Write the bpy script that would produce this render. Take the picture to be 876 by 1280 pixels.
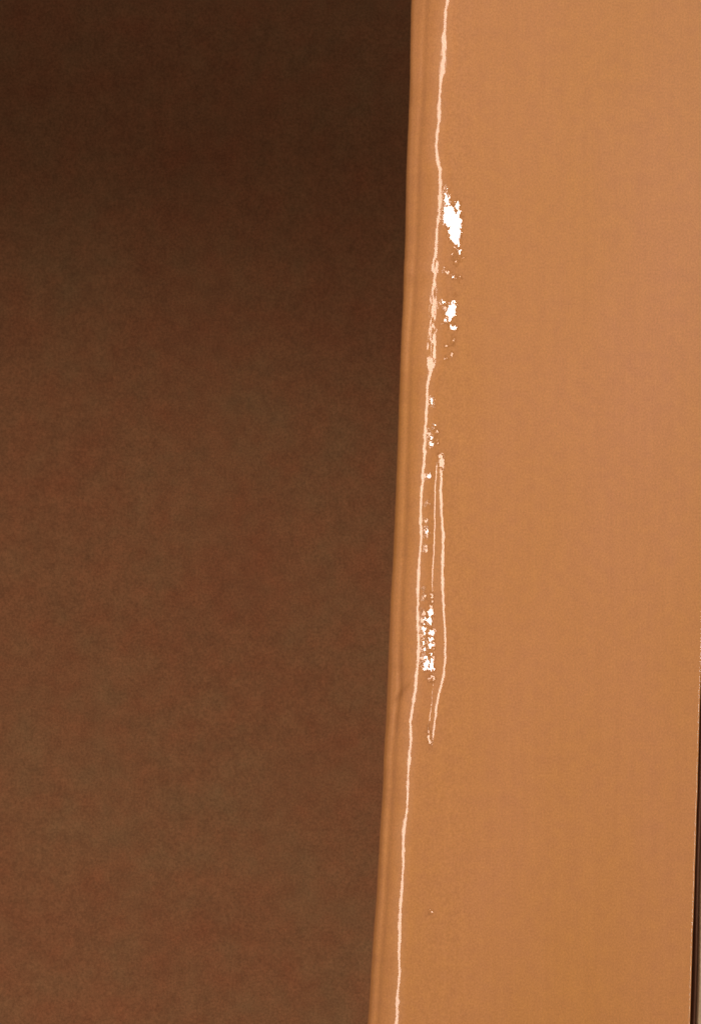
import bpy, math
import numpy as np
from mathutils import Vector

for o in list(bpy.data.objects):
    bpy.data.objects.remove(o)
S = bpy.context.scene
C = S.collection

# ------------------------------------------------------------------ camera
PX = 0.0003125            # metres on the board's front plane that one photo pixel covers
D = 1.0                   # camera distance to the board
cam_d = bpy.data.cameras.new('camera')
cam = bpy.data.objects.new('camera', cam_d); C.objects.link(cam)
cam.location = (0, -D, 0); cam.rotation_euler = (math.radians(90), 0, 0)
cam_d.sensor_fit = 'VERTICAL'; cam_d.sensor_height = 24
cam_d.lens = 24 * D / (1280 * PX)
cam_d.clip_start = 0.02; cam_d.clip_end = 50
S.camera = cam

# ------------------------------------------------------------------ world and lamps
W = bpy.data.worlds.new('World'); S.world = W; W.use_nodes = True
W.node_tree.nodes['Background'].inputs[0].default_value = (1.0, 0.82, 0.68, 1)
W.node_tree.nodes['Background'].inputs[1].default_value = 0.155

P0 = Vector((0.035, 0, 0))
def area(name, loc, target, sx, sy, power, col, spread=180):
    l = bpy.data.lights.new(name, 'AREA'); l.shape = 'RECTANGLE'
    l.size = sx; l.size_y = sy; l.energy = power; l.color = col
    l.spread = math.radians(spread)
    o = bpy.data.objects.new(name, l); C.objects.link(o)
    o.location = loc
    d = (Vector(target) - Vector(loc)).normalized()
    o.rotation_euler = d.to_track_quat('-Z', 'Y').to_euler()
    return o
LA = Vector((-0.87, -0.80, 0.0))        # tall narrow tube lamp, left of the camera
LB = Vector((0.53, -1.17, 0.31))        # small bright bulb, right of the camera
area('tube_lamp', LA, P0, 0.07, 1.9, 1.75, (1.0, 0.80, 0.66), 100)
area('bulb_lamp', LB, (0.035, 0, -0.16), 0.19, 0.19, 0.80, (1.0, 0.97, 0.95), 90)
area('added_key_light', (-0.2, -0.95, 1.15), (0.03, 0, -0.62), 0.9, 0.5, 4.1, (0.98, 0.93, 0.84), 80)  # added soft key light from above for the board's face, no known source
sp = bpy.data.lights.new('added_wall_spot', 'SPOT')  # spot added out of view so the lower wall turns lighter
sp.energy = 73; sp.color = (1.0, 0.86, 0.72); sp.spot_size = math.radians(64); sp.spot_blend = 0.42
sp.shadow_soft_size = 0.10
spo = bpy.data.objects.new('added_wall_spot', sp); C.objects.link(spo)
spo.location = (-0.90, -0.40, -0.90)
spo.rotation_euler = (Vector((-0.45, 1.5, -0.86)) - spo.location).to_track_quat('-Z', 'Y').to_euler()

S.view_settings.view_transform = 'Standard'
S.view_settings.look = 'None'
S.view_settings.exposure = 0.0
S.view_settings.gamma = 1.0
S.render.engine = 'CYCLES'

# ------------------------------------------------------------------ materials
class NT:
    def __init__(s, name):
        s.m = bpy.data.materials.new(name); s.m.use_nodes = True
        s.t = s.m.node_tree; s.b = s.t.nodes['Principled BSDF']
        s.tc = s.t.nodes.new('ShaderNodeTexCoord')
    def mapping(s, sc):
        n = s.t.nodes.new('ShaderNodeMapping'); n.inputs['Scale'].default_value = sc
        s.t.links.new(s.tc.outputs['Object'], n.inputs['Vector']); return n.outputs[0]
    def noise(s, sc, scale=(1, 1, 1), detail=3, rough=0.55):
        n = s.t.nodes.new('ShaderNodeTexNoise'); n.inputs['Scale'].default_value = sc
        n.inputs['Detail'].default_value = detail; n.inputs['Roughness'].default_value = rough
        s.t.links.new(s.mapping(scale), n.inputs['Vector']); return n.outputs['Fac']
    def ramp(s, fac, stops):
        n = s.t.nodes.new('ShaderNodeValToRGB'); s.t.links.new(fac, n.inputs[0])
        e = n.color_ramp.elements
        while len(e) < len(stops): e.new(0.5)
        for k, (p, c) in enumerate(stops):
            e[k].position = p; e[k].color = c if len(c) == 4 else (*c, 1)
        return n.outputs[0]
    def mix(s, mode, fac, a, b):
        n = s.t.nodes.new('ShaderNodeMix'); n.data_type = 'RGBA'; n.blend_type = mode
        for sock, v in ((n.inputs['Factor'], fac), (n.inputs[6], a), (n.inputs[7], b)):
            if hasattr(v, 'links'): s.t.links.new(v, sock)
            else: sock.default_value = v
        return n.outputs[2]
    def bump(s, h, strength, dist, normal=None):
        n = s.t.nodes.new('ShaderNodeBump'); n.inputs['Strength'].default_value = strength
        n.inputs['Distance'].default_value = dist; s.t.links.new(h, n.inputs['Height'])
        if normal: s.t.links.new(normal, n.inputs['Normal'])
        return n.outputs[0]
    def out(s, k, v):
        if hasattr(v, 'links'): s.t.links.new(v, s.b.inputs[k])
        else: s.b.inputs[k].default_value = v

g = NT('orange_lacquer')
broad = g.ramp(g.noise(9, (1.6, 1, 0.7), 3), [(0.30, (0.61, 0.255, 0.070)), (0.70, (0.625, 0.258, 0.095))])
fibre = g.ramp(g.noise(420, (1, 1, 0.045), 3, 0.6), [(0.25, (0.975, 0.97, 0.96)), (0.75, (1.02, 1.025, 1.035))])
grain = g.ramp(g.noise(1500, (1, 1, 0.8), 2, 0.7), [(0.25, (0.85, 0.84, 0.80)), (0.75, (1.14, 1.15, 1.20))])
blot = g.ramp(g.noise(190, (1, 1, 1), 3, 0.6), [(0.3, (0.955, 0.945, 0.99)), (0.7, (1.035, 1.045, 0.99))])
c = g.mix('MULTIPLY', 1.0, broad, fibre)
c = g.mix('MULTIPLY', 1.0, c, grain)
c = g.mix('MULTIPLY', 1.0, c, blot)
g.out('Base Color', c)
g.out('Roughness', 0.42)
g.out('Specular IOR Level', 0.35)
g.out('Coat Weight', 1.0); g.out('Coat Roughness', 0.055); g.out('Coat IOR', 1.5)
g.out('Normal', g.bump(g.noise(900, (1, 1, 0.35), 2, 0.6), 0.12, 0.00008))
ORANGE = g.m

g = NT('brown_plaster')
mott = g.ramp(g.noise(7, (1, 1, 1), 6, 0.62), [(0.32, (0.250, 0.096, 0.044)), (0.5, (0.255, 0.108, 0.049)), (0.68, (0.245, 0.119, 0.055))])
fine = g.ramp(g.noise(430, (1, 1, 1), 3, 0.75), [(0.25, (0.70, 0.70, 0.70)), (0.75, (1.30, 1.30, 1.30))])
mid = g.ramp(g.noise(30, (1, 1, 1), 4, 0.6), [(0.3, (1.05, 0.95, 0.94)), (0.5, (1.0, 1.0, 1.0)), (0.7, (0.96, 1.05, 1.06))])
cl = g.ramp(g.noise(75, (1, 1, 1), 3, 0.6), [(0.3, (0.90, 0.895, 0.90)), (0.7, (1.10, 1.105, 1.10))])
g.out('Base Color', g.mix('MULTIPLY', 1.0, g.mix('MULTIPLY', 1.0, g.mix('MULTIPLY', 1.0, mott, fine), mid), cl))
g.out('Roughness', 0.9); g.out('Specular IOR Level', 0.2)
g.out('Normal', g.bump(g.noise(240, (1, 1, 1), 3, 0.7), 0.35, 0.001))
BROWN = g.m

g = NT('dark_stained_wood')
g.out('Base Color', g.ramp(g.noise(300, (1, 1, 0.05), 4), [(0.3, (0.20, 0.085, 0.045)), (0.7, (0.36, 0.18, 0.10))]))
g.out('Roughness', 0.6)
DARK = g.m

g = NT('deep_red_wood')
g.out('Base Color', g.ramp(g.noise(300, (1, 1, 0.05), 4), [(0.3, (0.20, 0.035, 0.010)), (0.7, (0.28, 0.05, 0.018))]))
g.out('Roughness', 0.7)
DEEP = g.m

g = NT('taupe_plaster')
g.out('Base Color', g.ramp(g.noise(420, (1, 1, 1), 4), [(0.3, (0.50, 0.35, 0.20)), (0.7, (0.66, 0.47, 0.28))]))
g.out('Roughness', 0.85)
g.out('Normal', g.bump(g.noise(700, (1, 1, 1), 3), 0.4, 0.0004))
TAUPE = g.m

# ------------------------------------------------------------------ mesh helpers
def mesh_obj(name, verts, faces, mat, parent=None, smooth=True, normals=None):
    m = bpy.data.meshes.new(name)
    verts = np.asarray(verts, dtype=np.float64); faces = np.asarray(faces, dtype=np.int32)
    m.vertices.add(len(verts)); m.vertices.foreach_set('co', verts.ravel())
    m.loops.add(faces.size); m.loops.foreach_set('vertex_index', faces.ravel())
    m.polygons.add(len(faces))
    m.polygons.foreach_set('loop_start', np.arange(0, faces.size, faces.shape[1], dtype=np.int32))
    m.update(calc_edges=True); m.validate()
    m.polygons.foreach_set('use_smooth', np.full(len(faces), smooth))
    if normals is not None:
        m.normals_split_custom_set_from_vertices([tuple(v) for v in normals])
    m.materials.append(mat)
    o = bpy.data.objects.new(name, m); C.objects.link(o)
    if parent: o.parent = parent
    return o
def grid_faces(rows, cols, flip=False):
    i = np.arange(rows - 1)[:, None] * cols + np.arange(cols - 1)[None, :]
    f = np.stack([i, i + cols, i + cols + 1, i + 1], -1).reshape(-1, 4)
    return f[:, ::-1] if flip else f
def box(name, x0, x1, y0, y1, z0, z1, mat, parent=None, bev=0.0008):
    import bmesh
    bm = bmesh.new(); bmesh.ops.create_cube(bm, size=1)
    for v in bm.verts:
        v.co = ((x0 + x1) / 2 + v.co.x * (x1 - x0), (y0 + y1) / 2 + v.co.y * (y1 - y0), (z0 + z1) / 2 + v.co.z * (z1 - z0))
    if bev: bmesh.ops.bevel(bm, geom=bm.edges[:], offset=bev, segments=2, affect='EDGES', profile=0.6)
    m = bpy.data.meshes.new(name); bm.to_mesh(m); bm.free(); m.materials.append(mat)
    o = bpy.data.objects.new(name, m); C.objects.link(o)
    if parent: o.parent = parent
    return o

rng = np.random.default_rng(7)
def vnoise(x, y, seed=0):
    """smooth value noise in -1..1"""
    t = np.random.default_rng(seed).uniform(-1, 1, (256, 256))
    xi = np.floor(x).astype(int); yi = np.floor(y).astype(int)
    fx = x - xi; fy = y - yi
    fx = fx * fx * (3 - 2 * fx); fy = fy * fy * (3 - 2 * fy)
    a = t[yi & 255, xi & 255]; b = t[yi & 255, (xi + 1) & 255]
    c_ = t[(yi + 1) & 255, xi & 255]; d = t[(yi + 1) & 255, (xi + 1) & 255]
    return (a * (1 - fx) + b * fx) * (1 - fy) + (c_ * (1 - fx) + d * fx) * fy
def sstep(a, b, x):
    t = np.clip((x - a) / (b - a), 0, 1); return t * t * (3 - 2 * t)
def poly(pts, y):
    p = np.array(pts, float); return np.interp(y, p[:, 1], p[:, 0])

# ------------------------------------------------------------------ the board's outline and the relief of its lacquer (in board units)
EDGE = [(528, -620), (519, -80), (514.9, 0), (512.6, 100), (508.5, 219), (507, 300), (504.6, 360), (501.6, 437), (499, 504), (497, 570),
        (493.7, 650), (488.6, 754), (483.8, 877), (483, 904), (480.2, 950), (476.8, 1015), (473.4, 1079), (470, 1131),
        (466, 1186), (462.6, 1241), (460, 1280), (455, 1360), (425, 1800)]
LINE = [(573, -620), (564, -80), (559.5, 0), (557, 11), (555.3, 34), (554, 57), (553.5, 75), (552.3, 91), (550.3, 107), (549, 128),
        (548.2, 151), (545.5, 176), (545, 189), (547.3, 201), (550, 212), (550.5, 225), (550, 241), (548.4, 268), (546, 289),
        (544.5, 314), (543.9, 332), (542.7, 355), (542.3, 373), (541, 396), (540, 419), (539.8, 440), (539, 461), (534.7, 478),
        (533.6, 504), (532, 530), (530.6, 561), (529, 589), (526.8, 616), (525.6, 645), (526.3, 674), (524.5, 699),
        (522.6, 727), (522.2, 754), (522.6, 781), (523.3, 809), (522.2, 834), (519.7, 856), (516.6, 880), (512.9, 904),
        (513.3, 927), (511, 950), (509.7, 968), (510, 991), (508.3, 1016), (504.2, 1038), (503.7, 1059), (504, 1075),
        (503, 1104), (500.3, 1131), (499.6, 1159), (499, 1186), (499, 1213), (496.9, 1241), (495.8, 1277), (492, 1360), (462, 1800)]
LOOP_R = [(551.6, 566), (553.2, 573), (551.6, 587), (551.0, 614), (552, 637), (553.0, 657), (553.9, 670), (553.5, 699),
          (553.2, 731), (554.6, 763), (556.4, 795), (556, 822), (554, 845), (548.6, 866), (544.6, 886), (542.8, 902),
          (540.7, 918), (537.9, 931)]
LOOP_L = [(551.0, 566), (549.6, 573), (546.2, 581), (543.9, 603), (543.2, 626), (543.2, 657), (542.3, 686), (540.5, 715),
          (540, 728), (541, 750), (542, 800), (541.5, 850), (539, 883), (536.2, 906), (536.0, 922), (537.0, 931)]
# glints: (x, y, half width, half height, strength)
SPOTS = [(558.5, 250, 3.2, 8, 1), (562.5, 272, 8.5, 14, 1), (571, 279, 5.5, 15, 1), (568, 291, 8, 12, 1), (570.5, 301, 4, 7.5, 1),
         (570.8, 256, 3, 4.2, 1), (559.4, 236, 2.0, 2.4, .9), (557, 243, 1.8, 2.2, 1), (560, 262, 6, 5, 1), (573, 268, 2, 6, 1),
         (574, 314, 2.4, 2.4, .9), (569.5, 311, 1.6, 2.4, .8), (577, 323, 1.4, 1.6, .6), (569, 329, 1.7, 2.2, .8), (572, 324, 1.2, 1.4, .6),
         (567, 345.7, 2.4, 2.6, 1), (559, 339.7, 1.8, 1.8, .6), (574, 347, 1.2, 2, .5), (566, 318, 1.3, 2.6, .6), (555, 337, 1, 1.2, .4),
         (554, 378, 2.4, 3.0, .9), (565.6, 378, 3.2, 3.2, .95), (563.3, 389.5, 6.2, 8.2, 1), (556, 385, 1.6, 2.4, .8), (567.5, 384, 3, 3, 1),
         (557.5, 402.5, 3, 2.6, .9), (566.7, 410, 4.2, 3.2, 1), (563, 407.5, 2, 1.6, .9), (559, 397, 1.6, 2.6, .8), (562, 399, 2, 2, 1),
         (566, 426, 1.6, 3.2, .4), (564.4, 443, 1.8, 1.8, .45), (558, 432, 1.2, 1.2, .3), (557, 449, 1.2, 1.2, .35), (567, 369, 1.4, 1.4, .4),
         (539.3, 499, 2.3, 2.5, .9), (540.0, 503.5, 2.2, 2.6, .9), (543.4, 531, 2.4, 2.4, .9), (542.6, 536, 1.7, 1.5, .7), (545.7, 540, 2, 2, .8),
         (535.4, 543, 1.8, 3, .8), (539.8, 547, 2.2, 3.0, .95), (539.6, 555, 2.4, 3.5, 1), (545.7, 552, 1.7, 3.4, .5), (535.9, 595, 3, 2.2, .9),
         (534.7, 629, 1.4, 1.4, .6), (533.6, 651, 1.6, 1.8, .7), (533.8, 664.5, 2.1, 3.4, .95), (533.4, 670, 1.8, 2.6, .85), (532.7, 683, 1.6, 1.6, .7), (532.7, 688, 1.8, 1.7, .8),
         (530.2, 746, 2.2, 2.6, .85), (530.5, 736, 1.2, 1.2, .4), (539.3, 745, 2.2, 2.2, .8), (539.3, 752, 1.9, 1.9, .8), (539.2, 758, 1.9, 1.9, .85), (539.2, 762.5, 2, 2, .9),
         (538.2, 768, 3.8, 4, 1), (537.2, 776, 4, 5, 1), (538.6, 791, 3.6, 5, 1), (538.2, 800, 3.7, 3.6, 1), (538.4, 808, 3.4, 5, 1), (537.6, 818, 2, 2.4, .9), (541.2, 822, 2, 2, .85),
         (530.4, 767, 2, 3, .85), (528.4, 777, 3, 2.2, .85), (530.8, 775, 2, 3, .9), (530.0, 786, 2.2, 4.5, .98), (530.5, 794, 2.0, 3.2, .98), (530.6, 803, 1.9, 3.2, .9), (530.6, 812, 1.9, 3.4, .9),
         (528.2, 824, 3, 2.2, .85), (531.6, 823, 2, 3, .9), (532.6, 831, 4.3, 5.6, 1), (531, 836, 2.6, 3.2, 1), (535.2, 834.5, 1.8, 3, .95), (540.6, 829, 2.3, 4, .9), (540.4, 836, 2.8, 5, 1),
         (537.2, 848, 2.0, 1.8, .85), (540.6, 845.6, 2.2, 1.8, .85), (539.6, 852, 2.2, 1.9, .85), (542.4, 849, 1.2, 1.6, .6),
         (552, 577, 3.3, 6.5, .8), (550.8, 572, 2.4, 3.5, .8), (537.4, 928, 2.2, 3.4, .8), (536.2, 918, 1.2, 6, .7), (812.5, 440, 1.5, 1.5, .7), (538.5, 1140, 1.4, 1.8, .6)]
XS = 604.0                      # where the rolled edge becomes the flat face
Y0, Y1 = -620.0, 1800.0

def px_world(x, y, depth):
    return np.stack([(x - 438) * PX, depth * PX, (640 - y) * PX], -1)
def half_slopes(P, L):
    """slope (a = facing right, b = facing up) that mirrors lamp L to the eye from point P"""
    V = np.array(cam.location) - P; V /= np.linalg.norm(V, axis=-1, keepdims=True)
    K = np.array(L) - P; K /= np.linalg.norm(K, axis=-1, keepdims=True)
    H = V + K
    return H[..., 0] / -H[..., 1], H[..., 2] / -H[..., 1]

board = bpy.data.objects.new('lacquered_board', None); C.objects.link(board)
board.location = (0, 0, 0)
board['label'] = 'glossy orange tan lacquered board with pale wrinkle lines and white glints along its left edge'
board['category'] = 'board'

# rolled edge: a fine sheet whose facing follows every wrinkle of the lacquer
yrow = np.concatenate([np.linspace(Y0, -28, 75), np.arange(-20, 1300, 0.8), np.linspace(1308, Y1, 60)])
rows = len(yrow); cols = 250
yy = yrow[:, None] * np.ones((1, cols))
xe = poly(EDGE, yy) + 0.45 * vnoise(yy / 47, yy * 0, 3) + 0.12 * vnoise(yy / 9, yy * 0, 4)
RE = 4.0                                                          # radius of the outer arris
u = np.linspace(0, 1, cols)[None, :]
xx = (xe + RE) + u * (XS - xe - RE)
# wandering of the two wrinkles
xl = poly(LINE, yy) + 0.5 * vnoise(yy / 7.0, yy * 0 + .5, 11) + 0.35 * vnoise(yy / 2.6, yy * 0 + .5, 12)
dl = xx - xl
aA, _ = half_slopes(px_world(xx, yy, 0 * xx), LA)
wA = 0.033
width = 2.9 + 0.7 * vnoise(yy / 17, yy * 0, 21) + 0.5 * vnoise(yy / 5, yy * 0, 22)
rag = 0.75 * sstep(34, 50, yy) * (1 - sstep(84, 104, yy)) + 0.8 * sstep(318, 330, yy) * (1 - sstep(336, 344, yy)) + sstep(352, 368, yy) * (1 - sstep(452, 468, yy))
width = width + 4.2 * rag
k = wA / width
left = np.maximum(-dl, 0); right = np.maximum(dl, 0)
r2 = np.maximum(right - width * 0.6, 0); l2 = np.maximum(left - width * 0.6, 0)
a = aA + k * dl + 0.0016 * r2 ** 2 - 0.0015 * l2 ** 2 * (l2 < 12) - 0.0015 * (144 + 3 * (l2 - 12)) * (l2 >= 12)
a = a + rag * (0.3 + 0.7 * (yy > 200)) * (0.030 * vnoise(xx / 1.8, yy / 9.0, 31) + 0.016 * vnoise(xx / 1.5, yy / 3.5, 32) + 0.045 * sstep(-0.3, 0.5, vnoise(yy / 7, 0 * yy, 33)) * np.exp(-((dl - 0.4 * vnoise(yy / 4, 0 * yy, 34)) / 1.1) ** 2)) * np.exp(-(dl / 7) ** 2)
a = a + 0.009 * vnoise(xx / 1.8, yy / 6.0, 35) * np.exp(-(dl / 4) ** 2)
a = np.where(right > 0, np.minimum(a, 0), a)
# ease the face side in: no hard crease where the slope reaches zero
a = -np.log1p(np.exp(-a / 0.03)) * 0.03 + 0.03 * math.log(2) * np.exp(-np.abs(a) / 0.05) * 0
# closed lens-shaped wrinkle
LR = poly(LOOP_R, yy) + 0.35 * vnoise(yy / 6, yy * 0, 41) + 0.25 * vnoise(yy / 2.5, yy * 0, 43)
LL = poly(LOOP_L, yy) + 0.3 * vnoise(yy / 6, yy * 0, 42)
iny = (yy > 566) & (yy < 932)
sR = LR - xx; sL = xx - LL                                        # positive inside
kR = wA / (2.5 + 0.6 * vnoise(yy / 11, yy * 0, 45)); fade = sstep(715, 745, yy) * (1 - sstep(870, 900, yy))
kL = wA / (1.2 - 0.85 * fade)
tR = kR * sR; tL = kL * sL - 0.02 * fade
ins = np.minimum(tR, tL)
out = np.maximum(-ins, 0)
lp = aA - np.minimum(ins, 0.045) + np.where(ins < -wA * .6, 9 * (np.maximum(out - wA * .6, 0)) ** 1.0, 0)
lp = np.where(iny, lp, 0.5)
# taper its two tips
a = np.where(lp < a, lp, a)
# long shallow ridge and groove between the arris and the wrinkle, bent where the lacquer is dented
de = xx - xe
ro = np.interp(yy, [-80, 0, 180, 300, 440, 700, 820, 862, 880, 900, 1000, 1360], [16, 15, 11.5, 11, 8, 10, 10.5, 12.5, 10.5, 9, 8, 8])
ramp_in = 1 - sstep(-9, -3, dl)
amp = np.interp(yy, [-80, 150, 800, 860, 900, 930, 1360], [.6, .9, 1, 1.7, 1.7, 1, .8])
a = a + ramp_in * amp * (0.34 * np.exp(-((de - ro) / 2.2) ** 2) - 0.50 * np.exp(-((de - ro - 5.5) / 2.6) ** 2) - 0.60 * np.exp(-((de - 3.2) / 2.2) ** 2))
a = np.where(dl < -7, np.minimum(a, aA - 0.07), a)
b = 0.0 * a
# the dent's slanting crease
tt = (863 - yy) * 0.55 + 503 + (863 - yy) ** 2 * 0.012
cr = np.exp(-((xx - tt) / 2.4) ** 2) * sstep(880, 872, yy) * sstep(843, 856, yy) if False else np.exp(-((xx - (505 - (yy - 864) * 0.75)) / 4.2) ** 2) * sstep(848, 860, yy) * (1 - sstep(872, 886, yy))
b = b - 0.22 * cr * ramp_in; a = a - 0.24 * cr * ramp_in
# slow unevenness
a = a + 0.010 * vnoise(xx / 9, yy / 60, 51) * sstep(4, 12, np.abs(dl)) * sstep(XS - 3, XS - 25, xx)
depth_src = a.copy()
# glints: small tilted facets in the crinkled lacquer that face the bulb lamp
P = px_world(xx, yy, 0 * xx)
aB, bB = half_slopes(P, LB)
jx = xx + 1.2 * vnoise(xx / 2.6, yy / 2.8, 61) + 0.8 * vnoise(xx / 1.6, yy / 2.0, 62)
jy = yy + 1.8 * vnoise(xx / 2.4, yy / 3.0, 63) + 1.0 * vnoise(xx / 1.7, yy / 2.2, 64)
M = np.zeros_like(a)
Wk = np.zeros_like(a)
for (sx, sy, w, h, s) in SPOTS:
    if sx > XS: continue
    r0, r1 = np.searchsorted(yrow, [sy - 14 - h * 2, sy + 14 + h * 2])
    X = jx[r0:r1]; Y = jy[r0:r1]
    d = 1 - np.sqrt(((X - sx) / w) ** 2 + ((Y - sy) / h) ** 2)
    d = d * min(w, h)
    v = d
    off = (1 - s) * 0.055
    cur = M[r0:r1]
    upd = v > np.where(cur == 0, -9, cur)
    M[r0:r1] = np.where((v > -3.2) & upd, np.where(v == 0, 1e-6, v), cur)
    Wk[r0:r1] = np.where((v > -3.2) & upd, off, Wk[r0:r1])
has = M != 0
Mn = M + 1.3 * vnoise(xx / 1.6, yy / 3.0, 77) + 0.7 * vnoise(xx / 2.0, yy / 4.5, 78)
Mn = Mn - 6 * sstep(2.6, 1.2, dl) * (yy > 480)
core = np.where(has, sstep(-0.4, 0.5, Mn), 0)
rim = np.where(has, np.exp(-((Mn + 1.1) / 0.8) ** 2), 0)
# broken up facets inside
na = 0.022 * vnoise(xx / 1.9, yy / 2.6, 71) * (core < .999)
peach = Wk > 0.0078
A0, B0 = np.where(peach, aA, aB), np.where(peach, 0.0, bB)
a_f = a * (1 - core) + (A0 + na) * core
b_f = b * (1 - core) + B0 * core
fr_ = sstep(0.05, 0.35, vnoise(xx / 1.6, yy / 1.9, 75)) * rim * (1 - core) * (~peach)
a_f = a_f - 0.16 * rim * (1 - core) * (1 - fr_); b_f = b_f - 0.30 * rim * (1 - core) * (1 - fr_)
a_f = a_f * (1 - fr_) + aA * fr_; b_f = b_f * (1 - fr_)
# crinkle around the glints
cz = np.zeros_like(a)
for (cx, cy, w, h) in ((566, 290, 16, 75), (563, 400, 12, 60), (541, 545, 8, 30), (535, 640, 6, 60), (536, 795, 9, 70), (538, 860, 8, 25), (551.5, 576, 5, 9), (537.5, 918, 4, 16)):
    cz = np.maximum(cz, np.exp(-((xx - cx) / w) ** 2 - ((yy - cy) / h) ** 2))
a_f = a_f + cz * (0.012 * vnoise(xx / 2.1, yy / 3.4, 81) + 0.008 * vnoise(xx / 1.6, yy / 2.4, 82)) * (1 - core)
b_f = b_f + cz * 0.05 * vnoise(xx / 2.3, yy / 2.1, 83) * (1 - core)
# geometry: depth comes from running the slopes leftwards from the flat face
dx = np.diff(xx, axis=1)
mid_s = -(depth_src[:, 1:] + depth_src[:, :-1]) / 2
mid_s = np.clip(mid_s, 0, 1.5)
dep = np.concatenate([np.cumsum((mid_s * dx)[:, ::-1], axis=1)[:, ::-1], np.zeros((rows, 1))], axis=1)
ker = np.exp(-np.linspace(-2, 2, 61) ** 2); ker /= ker.sum()      # the sheet itself bends slowly along its length
pad = np.pad(dep, ((30, 30), (0, 0)), mode='edge')
dep = np.apply_along_axis(lambda v: np.convolve(v, ker, 'valid'), 0, pad)
# arris: an arc from the sheet's left border round to the side
nA = 9
a0 = a_f[:, :1]; th0 = np.arctan(-a0)
th = th0 + (math.pi / 2 * 0.995 - th0) * np.linspace(1, 0, nA + 1)[None, :-1]
scale = RE / (1 - np.sin(th0))
ax = xx[:, :1] - scale * (np.sin(th) - np.sin(th0))
ad = dep[:, :1] + scale * (np.cos(th0) - np.cos(th))
X = np.concatenate([ax, xx], 1); Dp = np.concatenate([ad, dep], 1)
Yg = np.repeat(yy[:, :1], X.shape[1], 1)
NA = np.concatenate([-np.sin(th), a_f / np.sqrt(1 + a_f ** 2 + b_f ** 2)], 1)
NY = np.concatenate([-np.cos(th), -1 / np.sqrt(1 + a_f ** 2 + b_f ** 2)], 1)
NZ = np.concatenate([0 * th, b_f / np.sqrt(1 + a_f ** 2 + b_f ** 2)], 1)
V = px_world(X, Yg, Dp).reshape(-1, 3)
N = np.stack([NA, NY, NZ], -1).reshape(-1, 3)
edge_part = mesh_obj('rolled_edge', V, grid_faces(rows, X.shape[1]), ORANGE, board, True, N)
edge_part['label'] = 'rolled left edge with crinkled lacquer, pale wrinkle lines and white glints'

# side of the board, running back from the arris
sy_ = yrow[::8]
sx_ = ax[::8, 0]; sd_ = ad[::8, 0]
cs = [0, 6, 20, 40, 58, 61]; cx_ = [0, 0.3, 0.6, 0.8, 1.2, 4]
SV = np.stack([px_world(sx_ + cx_[i], sy_, sd_ + cs[i]) for i in range(6)][::-1], 1)
mesh_obj('side', SV.reshape(-1, 3), grid_faces(len(sy_), 6), ORANGE, board)

# flat front face with a softened right-hand arris
fr = 900
fy = np.linspace(Y0, Y1, fr)
xr = np.interp(fy, [Y0, 822, 1280, Y1], [914, 876.3, 862.0, 846]) + 0.3 * vnoise(fy / 30, fy * 0, 91)
colsx = []; colsd = []; coln = []
for t in np.linspace(0, 1, 12):
    colsx.append(XS + t * (xr - 2.0 - XS)); colsd.append(0 * fy); coln.append((0.0, -1.0))
for q in range(1, 9):
    an = q / 8 * math.pi / 2
    colsx.append(xr - 2.0 + 2.0 * math.sin(an)); colsd.append(1.3 * (1 - math.cos(an)) + 0 * fy)
    nx, ny = math.sin(an) * 1.3, -math.cos(an) * 2.0; l = math.hypot(nx, ny); coln.append((nx / l, ny / l))
for dd, xo in ((10, 0), (30, 0), (60, 0), (63, -3)):
    colsx.append(xr + xo); colsd.append(dd + 0 * fy); coln.append((1.0, 0.0))
FX = np.stack(colsx, 1); FD = np.stack(colsd, 1)
_, bE = half_slopes(px_world(FX, np.repeat(fy[:, None], FX.shape[1], 1), FD), LB)
wob = 1.10 + 0.05 * vnoise(fy / 14, 0 * fy, 92) + 0.03 * vnoise(fy / 4, 0 * fy, 93)
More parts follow.
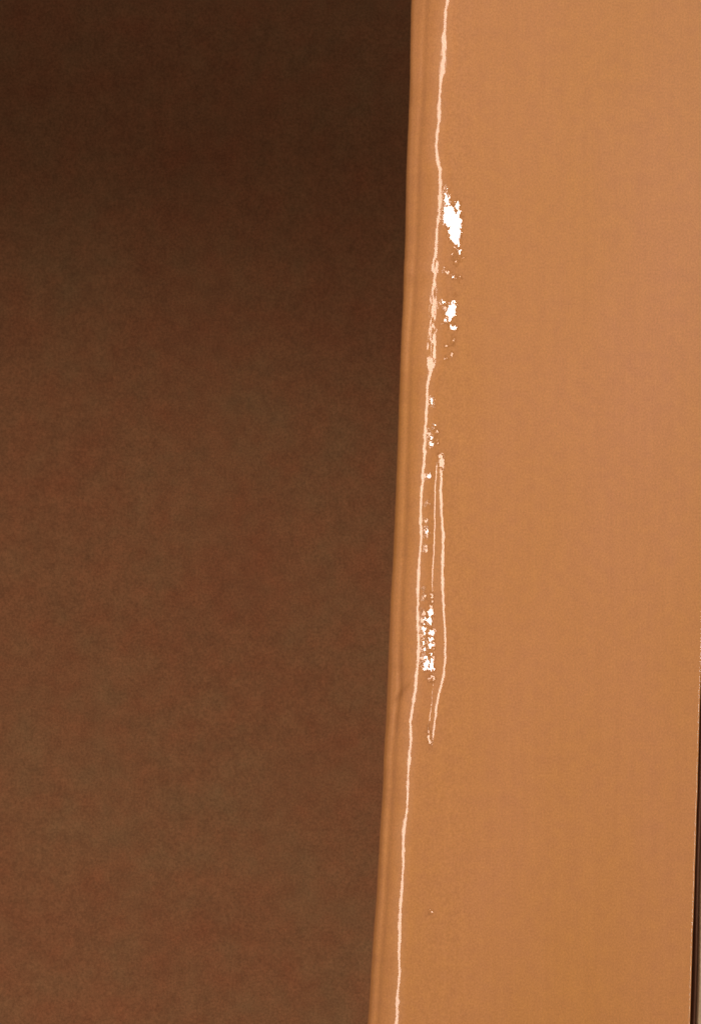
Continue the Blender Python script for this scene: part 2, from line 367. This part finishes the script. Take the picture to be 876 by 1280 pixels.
FN = np.array([[(n[0], n[1], -n[1] * bE[r_, c_] * wob[r_] * (0 < n[0] < 0.9)) for c_, n in enumerate(coln)] for r_ in range(fr)]).reshape(-1, 3)
mesh_obj('face', px_world(FX, np.repeat(fy[:, None], FX.shape[1], 1), FD).reshape(-1, 3), grid_faces(fr, FX.shape[1]), ORANGE, board, True, FN)

# back of the board (raw, not lacquered)
bx = np.stack([sx_ + 4, np.interp(sy_, fy, xr) - 3], 1)
bd = np.stack([sd_ + 61, 0 * sd_ + 63], 1)
mesh_obj('back', px_world(bx, np.repeat(sy_[:, None], 2, 1), bd).reshape(-1, 3), grid_faces(len(sy_), 2, True), DARK, board)

# ------------------------------------------------------------------ what stands behind
def strip_prism(name, xa, xb, d0, d1, mat, parent, tilt=0.027):
    vs = []; ya, yb = -560, 1760
    q = [(xa, d1), (xa, d0 + 3), (xa + 1, d0), (xb - 2, d0), (xb - 0.6, d0 + 0.8), (xb, d0 + 3), (xb, d1)]
    for y in np.linspace(ya, yb, 60):
        for x, d in q:
            vs.append(px_world(np.array(x - (y - 1280) * tilt + 0.4 * math.sin(y / 37.0)), np.array(float(y)), np.array(float(d))))
    return mesh_obj(name, np.array(vs), grid_faces(60, len(q)), mat, parent, False)
tr = bpy.data.objects.new('dark_wooden_strip', None); C.objects.link(tr)
strip_prism('rebate', 820, 874, 66, 130, DEEP, tr)
strip_prism('bead', 868.9, 873, 26, 128, DARK, tr)
tr['label'] = 'narrow dark brown wooden strip in shadow just behind the orange board, right edge'
tr['category'] = 'wooden strip'
tp = strip_prism('taupe_panel', 873.3, 1500, 15, 60, TAUPE, None)
tp['label'] = 'grey taupe plastered panel in the bottom right corner behind the dark strip'
tp['category'] = 'panel'

# brown plastered wall far behind, gently uneven
nx_, nz_ = 90, 90
gx, gz = np.meshgrid(np.linspace(-3, 3, nx_), np.linspace(-2.4, 2.4, nz_))
gy = 1.5 + 0.006 * vnoise(gx * 3 + 40, gz * 3 + 40, 5)
mesh_obj_w = mesh_obj('wall', np.stack([gx, gy, gz], -1).reshape(-1, 3), grid_faces(nz_, nx_, True), BROWN)
mesh_obj_w['kind'] = 'structure'
